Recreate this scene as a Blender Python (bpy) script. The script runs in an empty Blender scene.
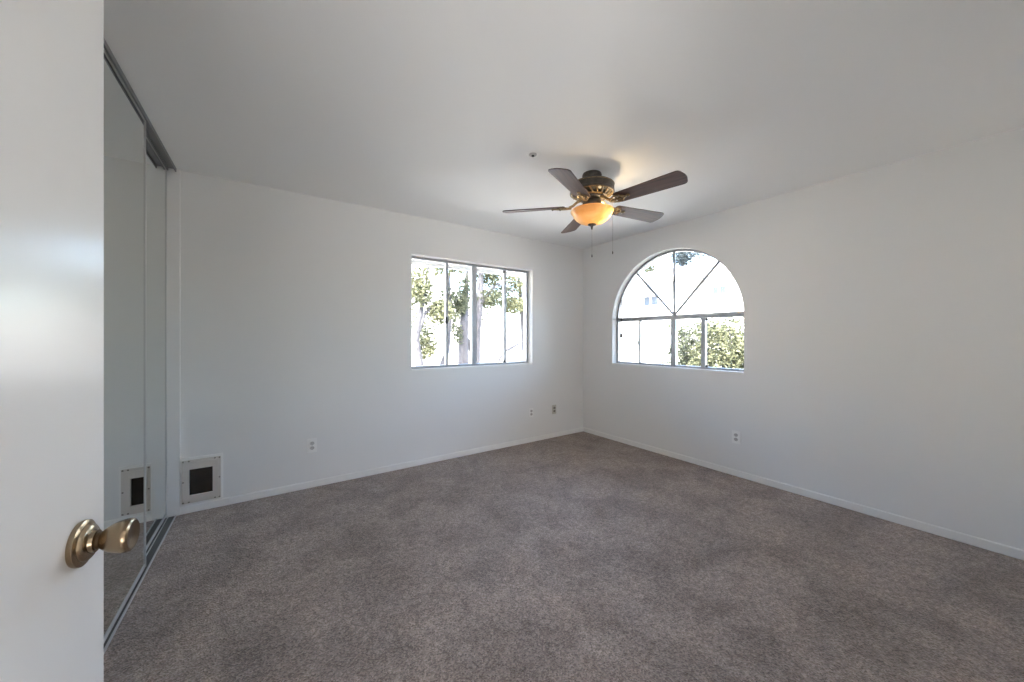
import bpy, bmesh, math, random
from mathutils import Vector, Matrix
R = math.radians
scn = bpy.context.scene
COL = scn.collection
random.seed(7)

# ------------------------------------------------------------------ camera
cd = bpy.data.cameras.new('camera'); cam = bpy.data.objects.new('camera', cd); COL.objects.link(cam)
cd.sensor_width = 36.0; cd.lens = 361.0 / 1024.0 * 36.0
cd.shift_y = -3.5 / 1024.0
cd.clip_start = 0.02; cd.clip_end = 300
cam.location = (0, 0, 1.254)
cam.rotation_euler = (R(90), 0, -math.atan2(249, 361))
scn.camera = cam
# ------------------------------------------------------------------ sky, sun, exposure
world = bpy.data.worlds.new('sky'); scn.world = world; world.use_nodes = True
wn = world.node_tree; bg = wn.nodes['Background']
sky = wn.nodes.new('ShaderNodeTexSky'); sky.sky_type = 'NISHITA'; sky.sun_disc = False
sky.sun_elevation = R(48); sky.sun_rotation = R(222); sky.air_density = 0.9; sky.dust_density = 2.8
wn.links.new(sky.outputs[0], bg.inputs[0]); bg.inputs[1].default_value = 0.62
sd = bpy.data.lights.new('sun', 'SUN'); sd.energy = 6.0; sd.angle = R(0.6); sd.color = (1, 0.97, 0.94)
sun = bpy.data.objects.new('sun', sd); COL.objects.link(sun); sun.location = (-6, -6, 12)
sun.rotation_euler = Vector((0.62, 0.42, -0.80)).to_track_quat('-Z', 'Y').to_euler()
# fill light added in the unseen hall, to brighten the room through the doorway
hd = bpy.data.lights.new('hall_fill', 'AREA'); hd.energy = 7.0; hd.shape = 'RECTANGLE'; hd.size = 0.8; hd.size_y = 0.9; hd.color = (0.99, 0.985, 0.98)
hl = bpy.data.objects.new('hall_fill', hd); COL.objects.link(hl); hl.location = (-0.70, -1.30, 0.80)
hl.rotation_euler = Vector((0.62, 0.72, 0.42)).to_track_quat('-Z', 'Y').to_euler()
scn.view_settings.view_transform = 'Standard'; scn.view_settings.look = 'None'
scn.view_settings.gamma = 1.0; scn.view_settings.use_curve_mapping = False
scn.view_settings.exposure = 2.62
scn.cycles.use_denoising = True
scn.cycles.max_bounces = 14; scn.cycles.diffuse_bounces = 8; scn.cycles.glossy_bounces = 6
scn.cycles.transparent_max_bounces = 16; scn.cycles.sample_clamp_indirect = 8.0

# ------------------------------------------------------------------ helpers
MW = {}                                          # world matrix of every thing, so parts can be laid out in world space
def tag(o, label=None, cat=None, group=None, kind=None):
    if label: o['label'] = label
    if cat: o['category'] = cat
    if group: o['group'] = group
    if kind: o['kind'] = kind
    return o
def empty(name, loc=(0, 0, 0), rz=0.0, **k):
    o = bpy.data.objects.new(name, None); COL.objects.link(o)
    o.location = loc; o.rotation_euler = (0, 0, rz); o.empty_display_size = 0.1
    MW[o.name] = Matrix.Translation(loc) @ Matrix.Rotation(rz, 4, 'Z')
    return tag(o, **k)

class MB:
    def __init__(s): s.bm = bmesh.new()
    def box(s, x0, x1, y0, y1, z0, z1, m=None, bev=0.0):
        v = [s.bm.verts.new(p) for p in ((x0,y0,z0),(x1,y0,z0),(x1,y1,z0),(x0,y1,z0),(x0,y0,z1),(x1,y0,z1),(x1,y1,z1),(x0,y1,z1))]
        fs = [s.bm.faces.new([v[i] for i in q]) for q in ((3,2,1,0),(4,5,6,7),(0,1,5,4),(1,2,6,5),(2,3,7,6),(3,0,4,7))]
        if bev:
            es = list({e for f in fs for e in f.edges})
            r = bmesh.ops.bevel(s.bm, geom=es, offset=bev, segments=2, affect='EDGES')
            v = list({w for f in r['faces'] for w in f.verts} | {w for w in v if w.is_valid})
        if m is not None:
            for w in v: w.co = m @ w.co
        return s
    def tube(s, pts, rad, n=8, cap=True, flat=1.0):
        pts = [Vector(p) for p in pts]; rs = rad if isinstance(rad, (list, tuple)) else [rad]*len(pts)
        rings = []; up = Vector((0.13, 0.21, 0.97)).normalized(); prev = None
        for i, p in enumerate(pts):
            t = (pts[min(i+1, len(pts)-1)] - pts[max(i-1, 0)]).normalized()
            a = prev if prev is not None else (up if abs(t.dot(up)) < 0.95 else Vector((1, 0, 0)))
            a = (a - t*a.dot(t)).normalized(); b = t.cross(a); prev = a
            rings.append([s.bm.verts.new(p + (a*math.cos(k*2*math.pi/n) + b*math.sin(k*2*math.pi/n)*flat)*rs[i]) for k in range(n)])
        for q, w in zip(rings, rings[1:]):
            for k in range(n): s.bm.faces.new((q[k], q[(k+1) % n], w[(k+1) % n], w[k]))
        if cap: s.bm.faces.new(rings[0][::-1]); s.bm.faces.new(rings[-1])
        return s
    def lathe(s, prof, n=32, m=None):               # prof: (radius, z) listed bottom to top or top to bottom
        m = m or Matrix(); rings = []
        for r, z in prof:
            if r < 1e-6: rings.append([s.bm.verts.new(m @ Vector((0, 0, z)))])
            else: rings.append([s.bm.verts.new(m @ Vector((r*math.cos(k*2*math.pi/n), r*math.sin(k*2*math.pi/n), z))) for k in range(n)])
        for q, w in zip(rings, rings[1:]):
            for k in range(n):
                f = [q[k % len(q)], q[(k+1) % len(q)], w[(k+1) % len(w)], w[k % len(w)]]
                f = list(dict.fromkeys(f))
                if len(f) >= 3:
                    try: s.bm.faces.new(f)
                    except ValueError: pass
        return s
    def prism(s, outline, z0, z1, m=None):          # outline in xy, extruded in z
        m = m or Matrix()
        a = [s.bm.verts.new(m @ Vector((x, y, z0))) for x, y in outline]
        b = [s.bm.verts.new(m @ Vector((x, y, z1))) for x, y in outline]
        s.bm.faces.new(a[::-1]); s.bm.faces.new(b); n = len(a)
        for k in range(n): s.bm.faces.new((a[k], a[(k+1) % n], b[(k+1) % n], b[k]))
        return s
    def quad(s, *ps):
        s.bm.faces.new([s.bm.verts.new(p) for p in ps]); return s
    def build(s, name, mat, parent=None, local=False, smooth=False, recalc=True, **k):
        if recalc: bmesh.ops.recalc_face_normals(s.bm, faces=s.bm.faces)
        if parent is not None and not local: s.bm.transform(MW[parent.name].inverted())
        me = bpy.data.meshes.new(name); s.bm.to_mesh(me); s.bm.free()
        if smooth:
            me.shade_smooth() if hasattr(me, 'shade_smooth') else [setattr(p, 'use_smooth', True) for p in me.polygons]
            if hasattr(me, 'set_sharp_from_angle'): me.set_sharp_from_angle(angle=R(38))
        me.materials.append(mat)
        o = bpy.data.objects.new(name, me); COL.objects.link(o)
        if parent is not None: o.parent = parent; MW[o.name] = MW[parent.name]
        else: MW[o.name] = Matrix()
        return tag(o, **k)

# ------------------------------------------------------------------ materials
def mat(name, col, rough=0.5, metal=0.0, spec=0.5, noise=None, bump=None, coat=0.0):
    """noise = (scale, second colour, detail); bump = (scale, strength, distance)"""
    m = bpy.data.materials.new(name); m.use_nodes = True; nt = m.node_tree; b = nt.nodes['Principled BSDF']
    b.inputs['Base Color'].default_value = (*col, 1); b.inputs['Roughness'].default_value = rough
    b.inputs['Metallic'].default_value = metal; b.inputs['Specular IOR Level'].default_value = spec
    b.inputs['Coat Weight'].default_value = coat
    tc = nt.nodes.new('ShaderNodeTexCoord')
    if noise:
        n = nt.nodes.new('ShaderNodeTexNoise'); n.inputs['Scale'].default_value = noise[0]; n.inputs['Detail'].default_value = noise[2] if len(noise) > 2 else 4
        nt.links.new(tc.outputs['Object'], n.inputs['Vector'])
        r = nt.nodes.new('ShaderNodeValToRGB'); r.color_ramp.elements[0].position = 0.35; r.color_ramp.elements[1].position = 0.65
        r.color_ramp.elements[0].color = (*col, 1); r.color_ramp.elements[1].color = (*noise[1], 1)
        nt.links.new(n.outputs['Fac'], r.inputs[0]); nt.links.new(r.outputs[0], b.inputs['Base Color'])
    if bump:
        n = nt.nodes.new('ShaderNodeTexNoise'); n.inputs['Scale'].default_value = bump[0]; n.inputs['Detail'].default_value = 3
        nt.links.new(tc.outputs['Object'], n.inputs['Vector'])
        u = nt.nodes.new('ShaderNodeBump'); u.inputs['Strength'].default_value = bump[1]; u.inputs['Distance'].default_value = bump[2]
        nt.links.new(n.outputs['Fac'], u.inputs['Height']); nt.links.new(u.outputs[0], b.inputs['Normal'])
    return m
M = {}
M['wall'] = mat('wall_paint', (0.80, 0.793, 0.778), 0.55, spec=0.3, bump=(260, 0.12, 0.002))
M['ceil'] = mat('ceiling_paint', (0.875, 0.868, 0.857), 0.75, spec=0.2, bump=(180, 0.15, 0.002))
M['trim'] = mat('trim_paint', (0.86, 0.848, 0.825), 0.4)
M['door'] = mat('door_paint', (0.86, 0.858, 0.852), 0.2, spec=0.5, bump=(7, 0.03, 0.003))
M['alu'] = mat('grey_aluminium', (0.42, 0.43, 0.45), 0.4, metal=0.6)
M['chrome'] = mat('satin_steel', (0.62, 0.62, 0.62), 0.32, metal=0.9)
M['silver'] = mat('satin_silver_frame', (0.58, 0.58, 0.57), 0.45, metal=0.35)
M['groove'] = mat('shaded_track_groove', (0.10, 0.10, 0.10), 0.6)  # shade inside the floor channel, put into its colour
M['track'] = mat('dull_track_metal', (0.27, 0.27, 0.275), 0.4, metal=0.7)
M['black'] = mat('black_latch', (0.03, 0.03, 0.03), 0.5)
M['brass'] = mat('antique_brass', (0.40, 0.315, 0.215), 0.24, metal=1.0, noise=(14, (0.30, 0.22, 0.14)))
M['brassdark'] = mat('dark_brass', (0.10, 0.065, 0.035), 0.4, metal=0.9)
M['bronze'] = mat('oil_rubbed_bronze', (0.055, 0.048, 0.042), 0.42, metal=0.5, noise=(30, (0.10, 0.085, 0.07)))
M['gold'] = mat('rubbed_gold', (0.42, 0.31, 0.17), 0.38, metal=0.75, noise=(60, (0.22, 0.15, 0.08)))
M['plastic'] = mat('white_plate_plastic', (0.88, 0.87, 0.85), 0.35)
M['slot'] = mat('grey_socket', (0.52, 0.50, 0.48), 0.5)
M['tan'] = mat('tan_plate_plastic', (0.56, 0.53, 0.46), 0.4)
M['tanslot'] = mat('dark_tan_socket', (0.22, 0.20, 0.17), 0.5)
M['petframe'] = mat('almond_plastic', (0.66, 0.61, 0.56), 0.45)
M['flap'] = mat('smoked_vinyl', (0.018, 0.016, 0.014), 0.25, noise=(9, (0.035, 0.028, 0.024)))
M['chain'] = mat('chain_metal', (0.55, 0.53, 0.50), 0.4, metal=0.8)
M['bark'] = mat('grey_bark', (0.026, 0.025, 0.028), 0.9, noise=(9, (0.055, 0.052, 0.055)), bump=(20, 0.5, 0.03))
M['rock'] = mat('grey_rock', (0.03, 0.03, 0.032), 0.9, noise=(6, (0.09, 0.085, 0.085)), bump=(12, 0.5, 0.04))
M['earth'] = mat('dry_grass_earth', (0.46, 0.445, 0.41), 0.95, noise=(2.2, (0.30, 0.285, 0.235), 8))
M['stucco'] = mat('white_stucco', (0.50, 0.485, 0.465), 0.9, bump=(40, 0.2, 0.01))
M['tile'] = mat('pale_roof_tile', (0.24, 0.22, 0.20), 0.8, noise=(5, (0.30, 0.27, 0.25)))
M['blueglass'] = mat('blue_grey_window_glass', (0.018, 0.027, 0.04), 0.15)
M['paleglass'] = mat('pale_window_glass', (0.055, 0.068, 0.085), 0.2)  # lighter glass colour, for panes with less contrast
M['bead'] = mat('grey_bead', (0.07, 0.07, 0.075), 0.5)

# carpet: fine speckle of tufts over soft mottled patches
def carpet():
    m = bpy.data.materials.new('grey_brown_carpet'); m.use_nodes = True; nt = m.node_tree; b = nt.nodes['Principled BSDF']
    b.inputs['Roughness'].default_value = 0.95; b.inputs['Specular IOR Level'].default_value = 0.1
    b.inputs['Sheen Weight'].default_value = 0.25; b.inputs['Sheen Roughness'].default_value = 0.5
    tc = nt.nodes.new('ShaderNodeTexCoord')
    def noise(sc, det, dist=0):
        n = nt.nodes.new('ShaderNodeTexNoise'); n.inputs['Scale'].default_value = sc; n.inputs['Detail'].default_value = det
        n.inputs['Distortion'].default_value = dist; nt.links.new(tc.outputs['Object'], n.inputs['Vector']); return n
    def ramp(src, p0, c0, p1, c1):
        r = nt.nodes.new('ShaderNodeValToRGB'); e = r.color_ramp.elements
        e[0].position, e[0].color, e[1].position, e[1].color = p0, (*c0, 1), p1, (*c1, 1)
        nt.links.new(src, r.inputs[0]); return r
    def mix(kind, fac, a, bb):
        x = nt.nodes.new('ShaderNodeMix'); x.data_type = 'RGBA'; x.blend_type = kind; x.inputs[0].default_value = fac
        nt.links.new(a, x.inputs[6]); nt.links.new(bb, x.inputs[7]); return x.outputs[2]
    v = nt.nodes.new('ShaderNodeTexVoronoi'); v.inputs['Scale'].default_value = 170; nt.links.new(tc.outputs['Object'], v.inputs['Vector'])
    hs = nt.nodes.new('ShaderNodeRGBToBW'); nt.links.new(v.outputs['Color'], hs.inputs[0])
    tuft = ramp(hs.outputs[0], 0.15, (0.225, 0.176, 0.148), 0.85, (0.51, 0.41, 0.352))
    patch = ramp(noise(3.2, 5, 0.6).outputs['Fac'], 0.36, (0.76, 0.75, 0.75), 0.60, (1.05, 1.05, 1.05))
    fine = ramp(noise(38, 3).outputs['Fac'], 0.3, (0.78, 0.78, 0.78), 0.7, (1.12, 1.12, 1.12))
    c = mix('MULTIPLY', 1.0, tuft.outputs[0], patch.outputs[0]); c = mix('MULTIPLY', 1.0, c, fine.outputs[0])
    mot = ramp(noise(11, 4, 0.8).outputs['Fac'], 0.30, (0.84, 0.83, 0.83), 0.52, (1.04, 1.04, 1.04)); c = mix('MULTIPLY', 1.0, c, mot.outputs[0])
    nt.links.new(c, b.inputs['Base Color'])
    u = nt.nodes.new('ShaderNodeBump'); u.inputs['Strength'].default_value = 0.8; u.inputs['Distance'].default_value = 0.006
    nt.links.new(v.outputs['Distance'], u.inputs['Height']); nt.links.new(u.outputs[0], b.inputs['Normal'])
    return m
M['carpet'] = carpet()

def mirror():
    m = bpy.data.materials.new('mirror_glass'); m.use_nodes = True; b = m.node_tree.nodes['Principled BSDF']
    b.inputs['Base Color'].default_value = (0.76, 0.785, 0.76, 1); b.inputs['Metallic'].default_value = 1.0; b.inputs['Roughness'].default_value = 0.015
    return m
M['mirror'] = mirror()

def pane():
    m = bpy.data.materials.new('window_glass'); m.use_nodes = True; nt = m.node_tree; nt.nodes.clear()
    out = nt.nodes.new('ShaderNodeOutputMaterial'); t = nt.nodes.new('ShaderNodeBsdfTransparent'); g = nt.nodes.new('ShaderNodeBsdfGlossy')
    t.inputs[0].default_value = (0.97, 0.985, 0.98, 1); g.inputs['Roughness'].default_value = 0.02
    f = nt.nodes.new('ShaderNodeFresnel'); f.inputs[0].default_value = 1.35; x = nt.nodes.new('ShaderNodeMixShader')
    nt.links.new(f.outputs[0], x.inputs[0]); nt.links.new(t.outputs[0], x.inputs[1]); nt.links.new(g.outputs[0], x.inputs[2]); nt.links.new(x.outputs[0], out.inputs[0])
    return m
M['glass'] = pane()

def leaf(name, c1, c2, scale=1.4):
    m = bpy.data.materials.new(name); m.use_nodes = True; nt = m.node_tree; nt.nodes.clear()
    out = nt.nodes.new('ShaderNodeOutputMaterial'); d = nt.nodes.new('ShaderNodeBsdfDiffuse'); t = nt.nodes.new('ShaderNodeBsdfTranslucent')
    tc = nt.nodes.new('ShaderNodeTexCoord'); n = nt.nodes.new('ShaderNodeTexNoise'); n.inputs['Scale'].default_value = scale*6; n.inputs['Detail'].default_value = 5
    r = nt.nodes.new('ShaderNodeValToRGB'); r.color_ramp.elements[0].position = 0.36; r.color_ramp.elements[1].position = 0.64
    r.color_ramp.elements[0].color = (*c1, 1); r.color_ramp.elements[1].color = (*c2, 1)
    x = nt.nodes.new('ShaderNodeMixShader'); x.inputs[0].default_value = 0.4
    nt.links.new(tc.outputs['Object'], n.inputs['Vector']); nt.links.new(n.outputs['Fac'], r.inputs[0])
    for s in (d, t): nt.links.new(r.outputs[0], s.inputs[0])
    nt.links.new(d.outputs[0], x.inputs[1]); nt.links.new(t.outputs[0], x.inputs[2]); nt.links.new(x.outputs[0], out.inputs[0])
    return m
M['leaf'] = leaf('oak_leaves', (0.032, 0.038, 0.026), (0.115, 0.122, 0.078))
M['leafy'] = leaf('yellow_green_leaves', (0.042, 0.048, 0.028), (0.185, 0.185, 0.11))
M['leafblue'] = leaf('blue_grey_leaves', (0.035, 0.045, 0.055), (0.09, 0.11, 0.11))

def wood():
    m = bpy.data.materials.new('dark_mahogany'); m.use_nodes = True; nt = m.node_tree; b = nt.nodes['Principled BSDF']
    b.inputs['Roughness'].default_value = 0.45; b.inputs['Coat Weight'].default_value = 0.12; b.inputs['Coat Roughness'].default_value = 0.3
    tc = nt.nodes.new('ShaderNodeTexCoord'); mp = nt.nodes.new('ShaderNodeMapping'); mp.inputs['Scale'].default_value = (2.5, 45, 8)
    n = nt.nodes.new('ShaderNodeTexNoise'); n.inputs['Scale'].default_value = 2.0; n.inputs['Detail'].default_value = 6; n.inputs['Distortion'].default_value = 0.4
    r = nt.nodes.new('ShaderNodeValToRGB'); r.color_ramp.elements[0].position = 0.3; r.color_ramp.elements[1].position = 0.7
    r.color_ramp.elements[0].color = (0.045, 0.022, 0.018, 1); r.color_ramp.elements[1].color = (0.115, 0.058, 0.045, 1)
    nt.links.new(tc.outputs['Object'], mp.inputs[0]); nt.links.new(mp.outputs[0], n.inputs['Vector']); nt.links.new(n.outputs['Fac'], r.inputs[0]); nt.links.new(r.outputs[0], b.inputs['Base Color'])
    return m
M['wood'] = wood()

def bowl():
    m = bpy.data.materials.new('amber_alabaster_glass'); m.use_nodes = True; nt = m.node_tree; nt.nodes.clear()
    out = nt.nodes.new('ShaderNodeOutputMaterial'); d = nt.nodes.new('ShaderNodeBsdfDiffuse'); t = nt.nodes.new('ShaderNodeBsdfTranslucent'); g = nt.nodes.new('ShaderNodeBsdfGlossy')
    tc = nt.nodes.new('ShaderNodeTexCoord'); n = nt.nodes.new('ShaderNodeTexNoise'); n.inputs['Scale'].default_value = 7; n.inputs['Detail'].default_value = 5; n.inputs['Distortion'].default_value = 1.2
    r = nt.nodes.new('ShaderNodeValToRGB'); r.color_ramp.elements[0].position = 0.3; r.color_ramp.elements[1].position = 0.7
    r.color_ramp.elements[0].color = (0.80, 0.52, 0.22, 1); r.color_ramp.elements[1].color = (0.95, 0.82, 0.60, 1)
    d.inputs[0].default_value = (0.62, 0.55, 0.42, 1); g.inputs['Roughness'].default_value = 0.25
    x = nt.nodes.new('ShaderNodeMixShader'); x.inputs[0].default_value = 0.72; y = nt.nodes.new('ShaderNodeMixShader'); y.inputs[0].default_value = 0.05
    nt.links.new(tc.outputs['Object'], n.inputs['Vector']); nt.links.new(n.outputs['Fac'], r.inputs[0]); nt.links.new(r.outputs[0], t.inputs[0])
    nt.links.new(d.outputs[0], x.inputs[1]); nt.links.new(t.outputs[0], x.inputs[2]); nt.links.new(x.outputs[0], y.inputs[1]); nt.links.new(g.outputs[0], y.inputs[2]); nt.links.new(y.outputs[0], out.inputs[0])
    return m
M['bowl'] = bowl()

# ------------------------------------------------------------------ room shell
H = 2.44; BY = 3.44; RX = 3.53; LX = -0.49; NY = -0.03
def struct(name, mb, m, label, cat, parent=None):
    return mb.build(name, m, parent, kind='structure', label=label, cat=cat)
struct('floor', MB().box(-1.25, 3.68, -1.85, 3.60, -0.12, 0.0), M['carpet'], 'grey brown cut pile carpet covering the bedroom floor', 'carpet')
struct('ceiling', MB().box(-1.25, 3.68, -1.85, 3.60, H, H + 0.16), M['ceil'], 'plain white painted bedroom ceiling', 'ceiling')
WX0, WX1, WZ0, WZ1 = 1.188, 2.670, 0.924, 2.066
b = MB().box(-1.25, WX0, BY, 3.59, 0, H).box(WX1, RX, BY, 3.59, 0, H).box(WX0, WX1, BY, 3.59, 0, WZ0).box(WX0, WX1, BY, 3.59, WZ1, H)
struct('wall_back', b, M['wall'], 'white painted wall with the four-pane slider window and the pet door', 'wall')
# right wall with the arched opening
AY0, AY1, AZ0, ASP = 1.475, 2.950, 0.925, 1.452
AC = (AY0 + AY1) / 2; AR = (AY1 - AY0) / 2; RXO = 3.68
arc = [(AC - AR*math.cos(math.pi*i/48), ASP + AR*math.sin(math.pi*i/48)) for i in range(49)]
b = MB().box(RX, RXO, NY - 0.12, AY0, 0, H).box(RX, RXO, AY1, 3.59, 0, H).box(RX, RXO, AY0, AY1, 0, AZ0)
for (ya, za), (yb, zb) in zip(arc, arc[1:]):
    b.prism([(za, ya), (H, ya), (H, yb), (zb, yb)], RX, RXO, Matrix(((0,0,1,0),(0,1,0,0),(1,0,0,0),(0,0,0,1))))
bmesh.ops.remove_doubles(b.bm, verts=b.bm.verts, dist=1e-5)
struct('wall_right', b, M['wall'], 'white painted wall with the half round window', 'wall')
# closet side: short front wall behind the room door, closet shell behind the mirrors
b = MB().box(-0.60, LX, NY - 0.12, 1.53, 0, H)
struct('wall_left', b, M['wall'], 'white wall beside the mirrored closet, behind the open door', 'wall')
struct('wall_closet', MB().box(-1.25, -1.15, NY - 0.12, BY, 0, H), M['wall'], 'plain back wall inside the mirrored closet', 'wall')
DX0, DX1, DH = -0.345, 0.545, 2.05
b = MB().box(-1.15, DX0, NY - 0.12, NY, 0, H).box(DX1, RX, NY - 0.12, NY, 0, H).box(DX0, DX1, NY - 0.12, NY, DH, H)
struct('wall_near', b, M['wall'], 'white wall with the doorway the room is seen from', 'wall')
b = MB().box(-1.25, 1.70, -1.85, -1.75, 0, H).box(-1.25, -1.15, -1.75, NY - 0.12, 0, H).box(1.70, 1.80, -1.85, NY - 0.12, 0, H)
struct('wall_hall', b, M['wall'], 'white hall walls behind the doorway', 'wall')
def base(name, x0, x1, y0, y1, label):
    struct(name, MB().box(x0, x1, y0, y1, 0, 0.055, bev=0.004), M['trim'], label, 'baseboard')
base('baseboard_back', -0.485, RX, BY - 0.013, BY + 0.005, 'low white baseboard under the slider window wall')
base('baseboard_right', RX - 0.013, RX + 0.005, NY, BY - 0.013, 'low white baseboard under the arched window wall')

# ------------------------------------------------------------------ slider window in the back wall
w = empty('window_1', ((WX0 + WX1)/2, 3.55, WZ0), kind='structure', label='wide aluminium slider window of four panes with trees outside', cat='window')
FY0, FY1 = 3.530, 3.585
MB().box(WX0, WX1, BY-.004, 3.59, WZ0, WZ0+.018, bev=.003).build('sill', M['trim'], w)
WZ0 += .018
b = MB().box(WX0, WX0+.022, FY0, FY1, WZ0, WZ1).box(WX1-.022, WX1, FY0, FY1, WZ0, WZ1).box(WX0+.022, WX1-.022, FY0, FY1, WZ0, WZ0+.022).box(WX0+.022, WX1-.022, FY0, FY1, WZ1-.024, WZ1)
b.build('window_frame', M['alu'], w)
xs = [WX0+.022, 1.605, 1.930, 2.342, WX1-.022]
for x, hw, d in ((1.605, .013, 0), (1.930, .030, -.006), (2.342, .015, 0)):
    MB().box(x-hw, x+hw, FY0+d+.004, FY1-.01, WZ0+.02, WZ1-.022, bev=.002).build('mullion', M['alu'], w)
for xa, xb in zip(xs, xs[1:]):
    MB().box(xa, xb, 3.556, 3.560, WZ0+.02, WZ1-.022).build('pane', M['glass'], w)
for x, z, hh in ((1.592, 1.435, .035), (2.318, WZ1-.045, .014), (2.322, WZ0+.034, .012)):
    MB().box(x-.012, x+.012, FY0-.014, FY0+.006, z-hh, z+hh, bev=.003).build('latch', M['black'], w, label='small dark latch')

# ------------------------------------------------------------------ arched window in the right wall
w2 = empty('window_2', (3.62, AC, AZ0), kind='structure', label='half round arched aluminium window with sunburst bars over slider panes', cat='window')
FX0, FX1 = 3.615, 3.665
MB().box(RX-.004, RXO, AY0, AY1, AZ0, AZ0+.016, bev=.003).build('sill', M['trim'], w2)
AZ0 += .016
b = MB(); t = .020
out_ = [(AY0, AZ0)] + arc + [(AY1, AZ0)]
inn = [(AY0+t, AZ0+t)] + [(AC-(AR-t)*math.cos(math.pi*i/48), ASP+(AR-t)*math.sin(math.pi*i/48)) for i in range(49)] + [(AY1-t, AZ0+t)]
n = len(out_)
for i in range(n):
    j = (i+1) % n
    b.prism([(out_[i][1], out_[i][0]), (out_[j][1], out_[j][0]), (inn[j][1], inn[j][0]), (inn[i][1], inn[i][0])], FX0, FX1, Matrix(((0,0,1,0),(0,1,0,0),(1,0,0,0),(0,0,0,1))))
bmesh.ops.remove_doubles(b.bm, verts=b.bm.verts, dist=1e-5)
b.build('window_frame', M['alu'], w2)
MB().box(FX0-.004, FX1-.006, AY0+.015, AY1-.015, ASP-.005, ASP+.043, bev=.002).build('transom', M['alu'], w2)
for y, hw in ((2.625, .010), (2.205, .027), (1.885, .020)):
    MB().box(FX0+.002, FX1-.008, y-hw, y+hw, AZ0+.018, ASP, bev=.002).build('mullion', M['alu'], w2)
c0 = Vector((3.64, 2.205, ASP+.04))
for ang in (48, 90, 133):
    d = Vector((0, math.cos(R(ang)), math.sin(R(ang))))
    q = c0.copy()
    while (q.y-AC)**2 + (q.z-ASP)**2 < (AR-.012)**2: q = q + d*.004
    MB().tube([c0, q], .0125, 8).build('spoke', M['alu'], w2)
sp = [p for p in inn]
zt = ASP + .02
up_ = [(zt, AY0+t)] + [(z, y) for y, z in inn[1:-1] if z > zt] + [(zt, AY1-t)]
MB().prism(up_, 3.640, 3.644, Matrix(((0,0,1,0),(0,1,0,0),(1,0,0,0),(0,0,0,1)))).build('arched_pane', M['glass'], w2)
ys = [AY0+.018, 1.885, 2.205, 2.625, AY1-.018]
for ya, yb in zip(ys, ys[1:]):
    MB().box(3.640, 3.644, ya, yb, AZ0+.018, ASP).build('pane', M['glass'], w2)
for y, z, hh in ((1.845, ASP-.02, .012), (1.845, AZ0+.03, .012), (2.632, 1.19, .03)):
    MB().box(FX0-.012, FX0+.006, y-.011, y+.011, z-hh, z+hh, bev=.003).build('latch', M['black'] if hh < .02 else M['alu'], w2)

# ------------------------------------------------------------------ mirrored closet
CR = Matrix.Translation((-0.49, BY, 0)) @ Matrix.Rotation(R(-0.75), 4, 'Z') @ Matrix.Translation((0.49, -BY, 0))   # the closet front runs a touch out of square
b = MB().box(-0.595, -0.500, 1.53, 3.425, 2.434, H+.002, CR).box(-0.595, -0.588, 1.53, 3.425, 2.412, 2.434, CR).box(-0.548, -0.542, 1.53, 3.425, 2.416, 2.434, CR).box(-0.506, -0.500, 1.53, 3.425, 2.416, 2.434, CR)
struct('trim_2', b, M['track'], 'grey metal ceiling track of the closet doors', 'trim')
b = MB().box(-0.506, -0.500, 1.53, 3.425, 0.0, 0.011, CR).box(-0.545, -0.541, 1.53, 3.425, 0.0, 0.010, CR).box(-0.594, -0.590, 1.53, 3.425, 0.0, 0.010, CR)
t3 = struct('trim_3', b, M['silver'], 'silver floor track of the closet doors', 'trim')
MB().box(-0.590, -0.506, 1.53, 3.425, 0.0, 0.003, CR).build('track_groove', M['groove'], t3)
struct('trim_4', MB().box(-0.62, -0.482, 3.425, BY + .005, 0, H, bev=.002), M['wall'], 'narrow white closet jamb at the corner of the window wall', 'trim')
def mirror_door(name, x, y0, y1, label):                 # x = face of the frame; the leaf lies behind it
    z0, z1 = 0.014, 2.428
    d = empty(name, (x, (y0+y1)/2, z0), kind='structure', label=label, cat='closet door')
    fw = .015
    MB().box(x-.022, x-.004, y0+.004, y1-.004, z0+.004, z1-.004, CR).build('mirror_panel', M['mirror'], d)
    for ya, yb in ((y0, y0+fw), (y1-fw, y1)):
        MB().box(x-.026, x, ya, yb, z0, z1, CR, bev=.003).build('stile', M['silver'], d)
    MB().box(x-.025, x-.001, y0+fw, y1-fw, z0, z0+.026, CR, bev=.003).build('bottom_rail', M['silver'], d)
    MB().box(x-.025, x-.001, y0+fw, y1-fw, z1-.014, z1, CR, bev=.003).build('top_rail', M['silver'], d)
    return d
mirror_door('door_2', -0.511, 1.535, 2.735, 'mirrored sliding closet door in front, nearest the open white door')
mirror_door('door_3', -0.549, 2.20, 3.423, 'mirrored sliding closet door set behind, beside the pet door corner')

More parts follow.
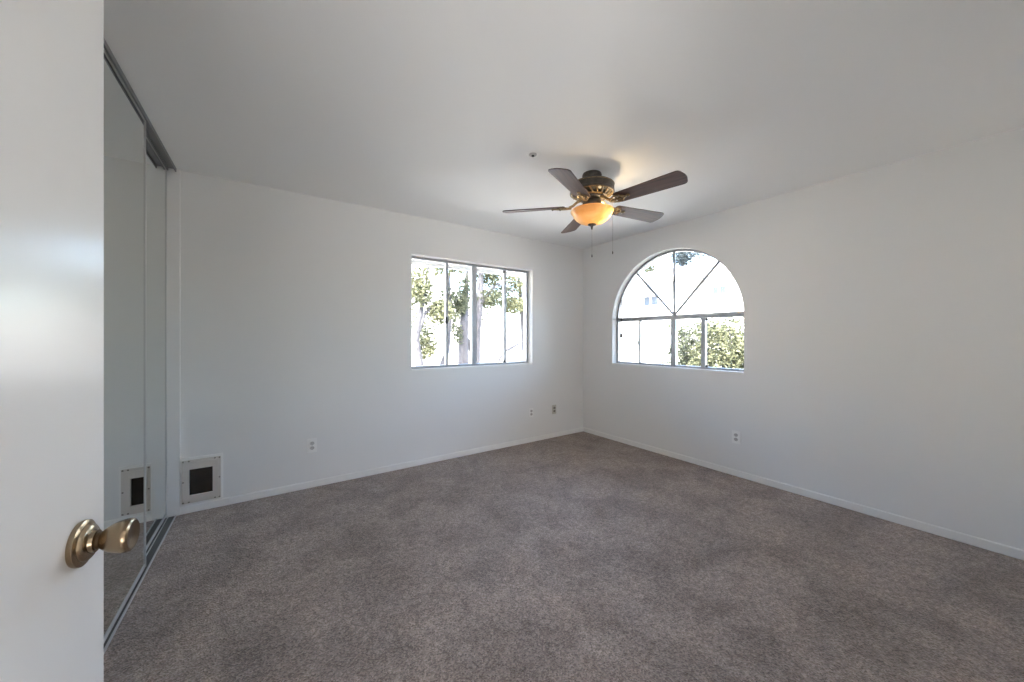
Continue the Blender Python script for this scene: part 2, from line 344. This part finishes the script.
# ------------------------------------------------------------------ open room door with its knob
hinge = Vector((-0.332, -0.001, 0)); rz = math.atan2(0.9903, 0.1390) + R(0.20)      # local +x runs from hinge to latch edge, local +y is the hidden side
d1 = empty('door_1', hinge, rz, kind='structure', label='flush white room door standing open with a brass knob', cat='door')
DW = 0.873
MB().box(0, DW, 0, 0.035, 0.012, 2.03, bev=.0015).build('door_leaf', M['door'], d1, local=True)
MB().box(DW-.0005, DW+.0012, .006, .029, .92, .985).build('latch_plate', M['brass'], d1, local=True)
kx, kz = DW - .0670, 0.951
def knob(side):
    m = Matrix.Translation((kx, 0 if side < 0 else .035, kz)) @ Matrix.Rotation(R(90) if side < 0 else R(-90), 4, 'X')
    k = MB().lathe([(0, .0), (.0312, 0), (.0325, .003), (.0322, .0065), (.0285, .0085), (.0262, .0088), (.0255, .0115), (.0225, .014), (.0160, .0150), (.0152, .0195), (.0, .0195)], 40, m).build('rosette', M['brass'], d1, local=True, smooth=True)
    MB().lathe([(0, .019), (.0118, .019), (.0125, .0215), (.0112, .0245), (0, .0245)], 24, m).build('neck', M['brassdark'], k, local=True, smooth=True)
    MB().lathe([(0, .0240), (.0118, .0243), (.0150, .0275), (.0190, .0335), (.0222, .0410), (.0240, .0490), (.0243, .0540), (.0232, .0575), (.0205, .0592), (.0165, .0588), (.008, .0572), (0, .0568)], 40, m).build('knob', M['brass'], k, local=True, smooth=True)
knob(-1); knob(1)

# ------------------------------------------------------------------ ceiling fan
FC = Vector((1.965, 1.827, H))
fan = empty('ceiling_fan', FC, label='five blade dark wood ceiling fan with a lit amber glass bowl', cat='ceiling fan')
def L(prof, name, m, parent, n=48, smooth=True, mtx=None, **k): return MB().lathe(prof, n, mtx).build(name, m, parent, local=True, smooth=smooth, **k)
L([(0, 0), (.066, 0), (.070, -.012), (.068, -.028), (.058, -.040), (.056, -.075), (0, -.075)], 'canopy', M['bronze'], fan)
hs = L([(.03, -.06), (.075, -.062), (.110, -.068), (.145, -.076), (.1545, -.082), (.157, -.090), (.1565, -.128), (.159, -.131), (.159, -.140), (.1545, -.143), (.128, -.152), (0, -.152)], 'motor_housing', M['bronze'], fan)
L([(.1575, -.086), (.1595, -.089), (.1575, -.092)], 'trim_ring', M['gold'], hs)
b = MB()                                              # openwork vent band under the housing
for k in range(20):
    a = k*2*math.pi/20; a2 = a + .20
    b.tube([(.150*math.cos(a), .150*math.sin(a), -.144), (.124*math.cos((a+a2)/2), .124*math.sin((a+a2)/2), -.158), (.100*math.cos(a2), .100*math.sin(a2), -.170)], .0055, 6)
b.lathe([(.147, -.141), (.153, -.144), (.147, -.149), (.141, -.145)], 48)
b.lathe([(.103, -.166), (.107, -.171), (.100, -.177), (.092, -.172)], 48)
b.build('vent_band', M['gold'], hs, local=True, smooth=True)
L([(0, -.150), (.090, -.152), (.094, -.172), (.090, -.184), (.060, -.190), (0, -.190)], 'flywheel', M['bronze'], fan)
sw = L([(0, -.188), (.052, -.189), (.064, -.194), (.067, -.202), (.067, -.232), (.062, -.240), (.050, -.243), (0, -.243)], 'switch_housing', M['bronze'], fan)
L([(.040, -.240), (.052, -.243), (.064, -.252), (.066, -.258), (.050, -.262), (.02, -.262)], 'fitter_pan', M['bronze'], sw)
# bowl (open top, real wall thickness)
prof = [(.152, -.268), (.1535, -.273), (.151, -.279), (.146, -.283), (.141, -.292), (.132, -.308), (.116, -.328), (.092, -.346), (.060, -.359), (.030, -.365), (.010, -.366)]
inner = [(max(r-.004, .010), z+.004) for r, z in reversed(prof)]
bo = L(prof + inner + [prof[0]], 'glass_bowl', M['bowl'], fan, n=64, label='lit amber alabaster glass bowl')
L([(0, -.360), (.030, -.364), (.031, -.369), (.024, -.374), (.011, -.378), (.009, -.386), (.0065, -.396), (.003, -.404), (0, -.406)], 'finial', M['bronze'], bo, n=24)
MB().tube([(0, 0, -.26), (0, 0, -.362)], .005, 8).build('centre_rod', M['bronze'], bo, local=True)
ld = bpy.data.lights.new('fan_bulb', 'POINT'); ld.energy = 0.5; ld.color = (1.0, 0.79, 0.48); ld.shadow_soft_size = 0.022
lo = bpy.data.objects.new('fan_bulb', ld); COL.objects.link(lo); lo.parent = fan; lo.location = (.080, -.066, -.292)
# blades with their irons
def blade_outline():
    pts = []
    r0, r1, w0, w1, cr = .195, .660, .056, .071, .030
    pts += [(r0, -w0+.012), (r0+.012, -w0)]
    for i in range(1, 8): t = i/8; pts.append((r0 + (r1-cr-r0)*t, -(w0+(w1-w0)*t)))
    for i in range(7): a = -math.pi/2 + (math.pi/2)*i/6*0.85; pts.append((r1-cr-.006+cr*math.cos(a), -(w1-cr)+cr*math.sin(a)))
    mid = [(r1+.002, -.02), (r1+.004, 0)]
    return pts + mid + [(x, -y) for x, y in reversed(pts + mid[:1])]
pitch = Matrix.Translation((0, 0, -.230)) @ Matrix.Rotation(R(-13), 4, 'X')
blade_me = arm_me = None
for k in range(5):
    ang = R(-82 + 72*k)
    if blade_me is None:
        b0 = MB().prism(blade_outline(), -.003, .003, pitch).build('blade', M['wood'], fan, local=True); blade_me = b0.data
        b = MB()
        b.tube([(.078, 0, -.186), (.105, 0, -.196), (.135, 0, -.222), (.165, 0, -.233)], [.012, .010, .009, .008], 10, flat=1.5)
        for s in (-1, 1):
            lp = [pitch @ Vector(p) for p in ((.150, s*.004, -.010), (.172, s*.022, -.009), (.200, s*.036, -.008), (.232, s*.034, -.008), (.250, s*.016, -.008), (.262, 0, -.008))]
            b.tube(lp, .0065, 8)
            lp = [pitch @ Vector(p) for p in ((.172, s*.022, -.009), (.190, s*.006, -.009), (.214, s*.010, -.008), (.232, s*.034, -.008))]
            b.tube(lp, .0045, 8)
        b.tube([pitch @ Vector((.160, 0, -.010)), pitch @ Vector((.285, 0, -.008))], .006, 8)
        b.lathe([(0, -.012), (.013, -.010), (.014, -.004), (0, -.003)], 16, pitch @ Matrix.Translation((.285, 0, 0)))
        a0 = b.build('blade_arm', M['gold'], fan, local=True, smooth=True); arm_me = a0.data
        screws = [MB().lathe([(0, -.018), (.0045, -.0165), (.006, -.013), (0, -.012)], 10, pitch @ Matrix.Translation((x, y, 0))).build('screw', M['bronze'], a0, local=True, smooth=True) for x, y in ((.232, .034), (.232, -.034), (.285, 0))]
    else:
        b0 = b0.copy(); COL.objects.link(b0); a0 = a0.copy(); COL.objects.link(a0)
        for q in screws: q = q.copy(); COL.objects.link(q); q.parent = a0
    b0.rotation_euler = (0, 0, ang); a0.rotation_euler = (0, 0, ang)
# pull chains
ch = MB().tube([(0, 0, -.402), (0, 0, -.585)], .0013, 6)
for i in range(30): ch.lathe([(0, .002), (.0022, 0), (0, -.002)], 6, Matrix.Translation((0, 0, -.405 - i*.006)))
c1 = ch.build('pull_chain', M['chain'], fan, local=True, smooth=True)
MB().lathe([(0, .004), (.003, 0), (.0045, -.012), (.003, -.018), (0, -.020)], 12, Matrix.Translation((0, 0, -.585))).build('chain_pull', M['bronze'], c1, local=True, smooth=True)
ox, oy = .044, -.152
ch = MB().tube([(.018, -.062, -.218), (.030, -.110, -.222), (ox, oy, -.235), (ox, oy, -.585)], .0013, 6)
for i in range(56): ch.lathe([(0, .002), (.0022, 0), (0, -.002)], 6, Matrix.Translation((ox, oy, -.245 - i*.006)))
c2 = ch.build('pull_chain', M['chain'], fan, local=True, smooth=True)
MB().lathe([(0, .004), (.003, 0), (.0045, -.012), (.003, -.018), (0, -.020)], 12, Matrix.Translation((ox, oy, -.585))).build('chain_pull', M['bronze'], c2, local=True, smooth=True)

# ------------------------------------------------------------------ sprinkler head
sp_ = empty('fire_sprinkler', (1.436, 1.844, H), label='small round white fire sprinkler on the ceiling beside the fan', cat='sprinkler')
L([(0, 0), (.042, 0), (.041, -.004), (.033, -.007), (.030, -.005), (.026, -.001), (0, -.001)], 'escutcheon', M['plastic'], sp_)
L([(0, -.0005), (.024, -.001), (.0245, -.007), (.019, -.010), (0, -.010)], 'sprinkler_cup', M['slot'], sp_, label='grey sprinkler cup')
b = MB().lathe([(0, -.008), (.009, -.010), (.009, -.016), (.004, -.018), (0, -.018)], 20)
b.build('sprinkler_head', M['black'], sp_, local=True, smooth=True, label='dark sprinkler nozzle')

# ------------------------------------------------------------------ wall outlets: built facing -y, plate centre at the origin
def outlet(loc, rz, label, pm, sm, w=.072, h=.116):
    o = empty('wall_outlet', loc, rz, label=label, cat='outlet', group='outlets low on the walls')
    MB().box(-w/2, w/2, -.007, .001, -h/2, h/2, bev=.0025).build('cover_plate', pm, o, local=True)
    for s in (-1, 1):
        pts = [(.017*math.cos(a)*1.0, .0145*math.sin(a)) for a in [i*2*math.pi/20 for i in range(20)]]
        so = MB().prism(pts, .006, .0105, Matrix.Translation((0, 0, s*.0195)) @ Matrix.Rotation(R(90), 4, 'X')).build('socket', sm, o, local=True)
        q = MB()
        for dx in (-.006, .006): q.box(dx-.0012, dx+.0012, -.0112, -.010, s*.0195-.001, s*.0195+.008)
        q.box(-.002, .002, -.0112, -.010, s*.0195-.010, s*.0195-.006)
        q.build('slots', M['tanslot'], so, local=True)
    MB().lathe([(0, .0085), (.003, .008), (.0035, .006), (0, .006)], 12, Matrix.Rotation(R(90), 4, 'X')).build('plate_screw', M['chrome'], o, local=True)
outlet((0.338, BY, 0.350), 0, 'white wall outlet between the pet door and the slider window', M['plastic'], M['slot'])
outlet((2.650, BY, 0.353), 0, 'white wall outlet below the right edge of the slider window', M['plastic'], M['slot'], .062, .105)
outlet((3.015, BY, 0.350), 0, 'tan wall outlet with dark sockets nearest the far corner', M['tan'], M['tanslot'], .064, .112)
outlet((RX, 1.538, 0.352), R(-90), 'white wall outlet below the arched window', M['plastic'], M['slot'])

# ------------------------------------------------------------------ pet door
pd = empty('pet_door', (-0.366, BY, 0.0625), label='small almond framed pet door with dark flap near the closet', cat='pet door')
def ring(x0, x1, z0, z1, a0, a1, c0_, c1_, y0, y1): return MB().box(x0, a0, y0, y1, z0, z1).box(a1, x1, y0, y1, z0, z1).box(a0, a1, y0, y1, z0, c0_).box(a0, a1, y0, y1, c1_, z1)
ring(-.482, -.246, .0565, .394, -.473, -.257, .072, .378, BY-.010, BY+.001).build('surround', M['trim'], pd)
ring(-.473, -.257, .072, .378, -.458, -.272, .088, .362, BY-.016, BY+.001).build('outer_frame', M['petframe'], pd)
b = ring(-.458, -.272, .088, .362, -.433, -.303, .126, .313, BY-.024, BY+.001); b.build('inner_frame', M['petframe'], pd)
MB().box(-.433, -.303, BY-.004, BY+.001, .126, .313).build('flap', M['flap'], pd, label='dark smoked flap')
for x in (-.4655, -.2645):
    for z in (.080, .225, .370): MB().lathe([(0, .019), (.004, .0185), (.0055, .016), (0, .015)], 10, Matrix.Translation((x, BY, z)) @ Matrix.Rotation(R(90), 4, 'X')).build('frame_screw', M['tanslot'], pd)
for x in (-.435, -.290):
    for z in (.080, .370): MB().lathe([(0, .019), (.004, .0185), (.0055, .016), (0, .015)], 10, Matrix.Translation((x, BY, z)) @ Matrix.Rotation(R(90), 4, 'X')).build('frame_screw', M['tanslot'], pd)

# ------------------------------------------------------------------ bead cord hanging in the arched window
bc = empty('bead_cord', (3.598, 2.868, 1.74), label='beaded cord with a small weight hanging at the left of the arched window', cat='cord')
b = MB().tube([(3.625, 2.868, 1.762), (3.598, 2.868, 1.752), (3.598, 2.868, 1.30)], .0012, 6)
b.build('cord', M['bead'], bc)
b = MB()
for i in range(17): b.lathe([(0, .010), (.007, .007), (.010, 0), (.007, -.007), (0, -.010)], 10, Matrix.Translation((3.598, 2.868, 1.70-i*.023)))
b.build('beads', M['bead'], bc, smooth=True)
MB().lathe([(0, .03), (.009, .025), (.018, 0), (.018, -.025), (.010, -.036), (0, -.038)], 14, Matrix.Translation((3.598, 2.868, 1.285))).build('weight', M['bead'], bc, smooth=True)

# ------------------------------------------------------------------ outdoors
struct('trim_5', MB().box(-1.4, 4.4, 3.59, 4.25, 2.20, 2.30).box(-1.4, 4.4, 4.22, 4.26, 2.13, 2.32), M['stucco'], 'pale roof eave outside above the slider window', 'eave')
def ground_z(x, y):
    a = [(3.5, -.10), (6, .15), (8, .45), (10, 1.2), (16, 4.2), (30, 10.0)]
    yy = max(3.5, min(30, y)); z = -.1
    for (y0, z0), (y1, z1) in zip(a, a[1:]):
        if y0 <= yy <= y1: z = z0 + (z1-z0)*(yy-y0)/(y1-y0)
    f = max(0.0, min(1.0, (10.5 - x)/3.5))
    return -.15 + (z+.15)*f
b = MB(); xs_ = [-14 + i*2.0 for i in range(8)] + [1 + i*1.0 for i in range(34)]; ys_ = [-12 + 2.0*i for i in range(8)] + [3 + i*1.0 for i in range(28)]
g = [[b.bm.verts.new((x, y, ground_z(x, y) + random.uniform(-.05, .05)*(1 if y > 5 else 0) - (0 if (y > 3.6 or x > 3.7) else .25))) for y in ys_] for x in xs_]
for i in range(len(xs_)-1):
    for j in range(len(ys_)-1): b.bm.faces.new((g[i][j], g[i+1][j], g[i+1][j+1], g[i][j+1]))
struct('ground', b, M['earth'], 'sunlit dry hillside outside the windows', 'ground')

def leaves(b, c, rad, n, size):
    c = Vector(c)
    for _ in range(n):
        v = Vector((random.gauss(0, 1), random.gauss(0, 1), random.gauss(0, 1))).normalized() * (random.random() ** 0.45)
        p = c + Vector((v.x*rad[0], v.y*rad[1], v.z*rad[2]))
        s = size*random.uniform(.6, 1.3)
        a = Vector((random.gauss(0, 1), random.gauss(0, 1), random.gauss(0, .7))).normalized()
        t = a.cross(Vector((random.gauss(0, 1), random.gauss(0, 1), random.gauss(0, 1)))).normalized()
        nn = a.cross(t)*s*.12
        v0 = b.bm.verts.new(p - a*s*.5); v1 = b.bm.verts.new(p + t*s*.25 + nn); v2 = b.bm.verts.new(p + a*s*.5); v3 = b.bm.verts.new(p - t*s*.25 + nn)
        b.bm.faces.new((v0, v1, v2)); b.bm.faces.new((v0, v2, v3))
def tree(name, trunk, rad, branches, clumps, lm, label, cat='tree', group=None, size=.11):
    base_ = Vector(trunk[0]); base_.z = ground_z(base_.x, base_.y) - .08
    o = empty(name, base_, label=label, cat=cat, group=group)
    pts = [tuple(base_)] + [tuple(p) for p in trunk[1:]]
    if rad: MB().tube(pts, rad, 10).build('trunk', M['bark'], o, smooth=True)
    for pts, r in branches: MB().tube(pts, r, 8).build('branch', M['bark'], o, smooth=True)
    b = MB()
    for c, rr, n in clumps: leaves(b, c, rr, int(n*2.6), size*.85)
    b.build('foliage', lm, o, recalc=False)
    return o
G = 'trees on the hillside outside'
tree('oak_tree', [(2.62, 7, 0), (2.59, 7, .65), (2.50, 7, 1.2), (2.57, 7.02, 1.55), (2.75, 7.1, 2.3), (2.9, 7.2, 3.2)], [.09, .085, .075, .06, .03, .012],
     [([(2.50, 7, 1.2), (2.70, 7.0, 1.75), (3.0, 7.05, 2.0)], [.05, .035, .012])],
     [((2.55, 7, 2.25), (.30, .3, .42), 330), ((3.02, 7.0, 1.78), (.30, .3, .26), 260), ((2.80, 7.2, 1.2), (.22, .25, .42), 120), ((2.9, 7.2, 3.0), (.6, .5, .30), 150), ((3.2, 7.4, 2.75), (.35, .3, .2), 60), ((2.75, 7.1, .95), (.2, .2, .35), 70)],
     M['leafy'], 'leaning tree at the left edge of the slider window', group=G)
tree('oak_tree', [(3.22, 7.5, 0), (3.30, 7.5, .62), (3.42, 7.5, 1.0), (3.47, 7.5, 1.5), (3.50, 7.6, 2.6), (3.6, 7.7, 3.4)], [.10, .085, .05, .035, .025, .012],
     [], [((3.60, 7.6, 2.95), (.45, .4, .30), 150), ((3.45, 7.6, 2.2), (.16, .2, .25), 60), ((3.62, 7.7, 1.6), (.12, .2, .3), 40)], M['leaf'], 'thin slanting tree behind the left bar of the slider window', group=G)
tree('oak_tree', [(4.06, 8, 0), (4.06, 8, .6), (4.07, 8, 1.3), (4.09, 8, 1.8), (4.2, 8.1, 2.6), (4.3, 8.2, 3.5)], [.155, .135, .115, .10, .05, .02],
     [([(4.08, 8, 1.7), (3.95, 7.9, 2.1), (3.85, 7.85, 2.5)], [.05, .03, .01])],
     [((3.86, 7.9, 2.05), (.22, .25, .34), 200), ((4.12, 8.0, 2.35), (.2, .25, .5), 150), ((4.2, 8.2, 3.2), (.4, .4, .35), 120), ((3.86, 7.9, 1.35), (.16, .2, .3), 50)], M['leaf'], 'thick grey trunk left of the middle bar of the slider window', group=G)
tree('oak_tree', [(4.52, 8.2, 0), (4.52, 8.2, .6), (4.56, 8.2, 1.5), (4.64, 8.2, 2.2), (4.75, 8.3, 3.2), (4.8, 8.4, 3.9)], [.12, .11, .10, .09, .05, .02],
     [([(4.50, 8.2, .75), (4.36, 8.15, 1.05), (4.20, 8.1, 1.2)], [.11, .10, .07]), ([(4.64, 8.2, 2.1), (5.2, 8.3, 2.7), (5.9, 8.4, 2.55)], [.055, .04, .015])],
     [((5.05, 8.4, 2.90), (.42, .4, .30), 330), ((4.92, 8.3, 2.28), (.40, .4, .28), 380), ((5.45, 8.5, 2.45), (.35, .4, .32), 170), ((4.75, 8.3, 3.5), (.7, .5, .3), 160)], M['leaf'], 'forked tree directly behind the middle bar of the slider window', group=G)
tree('oak_tree', [(6.75, 9, 0), (6.7, 9, 1.2), (6.5, 8.9, 2.2), (6.3, 8.8, 3.2)], [.13, .11, .08, .03],
     [([(6.5, 8.9, 2.2), (6.0, 8.7, 2.4), (5.7, 8.6, 2.6)], [.04, .03, .01])],
     [((6.05, 8.7, 2.20), (.48, .4, .26), 420), ((6.20, 8.8, 2.85), (.5, .4, .38), 330), ((5.75, 8.7, 3.15), (.45, .4, .28), 140)], M['leafy'], 'leafy tree at the right edge of the slider window', group=G)
# thin scatter of brush on the slope
for i, (x, y, n) in enumerate(((3.4, 10.5, 120), (6.0, 11.0, 110), (4.8, 12.5, 90))):
    o = empty('hillside_shrub', (x, y, ground_z(x, y)-.03), label=('sparse dry shrub on the slope behind the left panes', 'sparse dry shrub on the slope behind the right panes', 'sparse dry shrub on the slope behind the middle bar')[i], cat='shrub', group='shrubs on the hillside')
    b = MB(); leaves(b, (x, y, ground_z(x, y)+.35), (.9, .5, .4), n*3, .12); b.build('foliage', M['leaf'], o, recalc=False)
    b = MB()
    for k in range(7): a = k*.9; b.tube([(x, y, ground_z(x, y)-.05), (x+.3*math.cos(a), y+.25*math.sin(a), ground_z(x, y)+.3), (x+.6*math.cos(a), y+.4*math.sin(a), ground_z(x, y)+.5)], [.015, .01, .004], 5)
    b.build('stems', M['bark'], o)
b = MB().tube([(3.76, 6, ground_z(3.76, 6)-.04), (3.80, 6, .80), (3.95, 6, .99), (4.12, 6, 1.05), (4.40, 6.05, 1.15)], [.048, .044, .038, .030, .014], 8)
b.tube([(4.05, 6, 1.03), (4.10, 6, .9), (4.08, 6.02, .78)], [.012, .009, .004], 6)
o = b.build('bare_branch', M['bark'], None, smooth=True, label='bare crooked stick rising outside the right panes of the slider window', cat='branch')
b = MB(); bmesh.ops.create_icosphere(b.bm, subdivisions=3, radius=1.0)
for v in b.bm.verts:
    q = v.co.copy(); s = 1 + .16*math.sin(3.1*q.x+1.7*q.y) + .12*math.sin(4.3*q.z+2.2*q.x)
    v.co = Vector((4.46 + .22*q.x*s, 6.05 + .20*q.y*s, .52 + .36*q.z*s))
b.build('boulder', M['rock'], None, smooth=True, label='grey boulder outside the lower right corner of the slider window', cat='rock')

# neighbour building beyond the arched window
bd = empty('neighbour_building', (17, 9, -.15), label='white stucco apartment building across from the arched window', cat='building')
MB().box(14, 20, 3.0, 15.0, -.3, 3.55).build('walls', M['stucco'], bd)
b = MB()
b.prism([(13.55, 3.55), (20.45, 3.55), (20.45, 3.68), (17, 4.75), (13.55, 3.68)], 2.6, 15.4, Matrix(((1,0,0,0),(0,0,1,0),(0,1,0,0),(0,0,0,1))))
b.build('roof', M['tile'], bd)
def bwin(y0, y1, z0, z1, gm):
    f = MB(); f.box(13.95, 14.02, y0-.05, y1+.05, z0-.05, z0).box(13.95, 14.02, y0-.05, y0, z0, z1).box(13.95, 14.02, y1, y1+.05, z0, z1).box(13.95, 14.02, y0-.05, y1+.05, z1, z1+.05).box(13.95, 14.02, (y0+y1)/2-.04, (y0+y1)/2+.04, z0, z1)
    fr = f.build('window_surround', M['stucco'], bd)
    ym = (y0+y1)/2
    for a, c in ((y0, ym-.04), (ym+.04, y1)):
        MB().box(13.975, 13.985, a, c, z0, z1).build('pane', gm, fr)
bwin(9.22, 9.90, 2.66, 3.05, M['blueglass']); bwin(9.25, 9.88, .48, .92, M['paleglass']); bwin(6.45, 6.90, 2.45, 3.15, M['paleglass'])
MB().box(13.50, 13.56, 2.6, 15.4, 3.50, 3.70).build('fascia', M['tile'], bd)
# trees behind and shrubs before it
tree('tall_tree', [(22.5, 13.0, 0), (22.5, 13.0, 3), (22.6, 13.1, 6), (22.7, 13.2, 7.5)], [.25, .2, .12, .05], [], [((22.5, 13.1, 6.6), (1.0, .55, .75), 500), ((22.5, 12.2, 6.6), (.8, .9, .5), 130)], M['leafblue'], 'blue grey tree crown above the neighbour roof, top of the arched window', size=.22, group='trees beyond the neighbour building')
tree('tall_tree', [(22.5, 15.6, 0), (22.5, 15.6, 3), (22.4, 15.4, 5), (22.4, 15.3, 6.2)], [.22, .18, .1, .04], [], [((22.4, 15.35, 5.85), (.4, .45, .55), 220), ((22.5, 16.3, 4.9), (.5, .7, .4), 120)], M['leaf'], 'sparse tree above the neighbour roof at the left of the arch', size=.2, group='trees beyond the neighbour building')
def bush(x, y, rx, ry, z1, n, lm, label):
    o = empty('garden_shrub', (x, y, ground_z(x, y)-.02), label=label, cat='shrub', group='shrubs outside the arched window')
    z0 = ground_z(x, y); b = MB()
    leaves(b, (x, y, (z0+z1)/2), (rx, ry, (z1-z0)/2), n, .085)
    for k in range(9): a = k*.7; leaves(b, (x+rx*.7*math.cos(a), y+ry*.75*math.sin(a), z0+(z1-z0)*(.35+.6*((k*37) % 10)/10)), (.25, .3, .22), n//16, .085)
    b.build('foliage', lm, o, recalc=False)
    b = MB()
    for k in range(8): a = k*.8; b.tube([(x, y, z0-.05), (x+.25*rx*math.cos(a), y+.25*ry*math.sin(a), z0+.5*(z1-z0)), (x+.6*rx*math.cos(a), y+.6*ry*math.sin(a), z0+.85*(z1-z0))], [.03, .018, .006], 6)
    b.build('stems', M['bark'], o)
bush(7.3, 4.05, .55, .42, 1.66, 1600, M['leaf'], 'grey green shrub behind the pane right of the middle bar of the arched window')
bush(7.0, 3.00, .75, .85, 1.68, 4600, M['leafy'], 'yellow green shrub filling the lower right pane of the arched window')
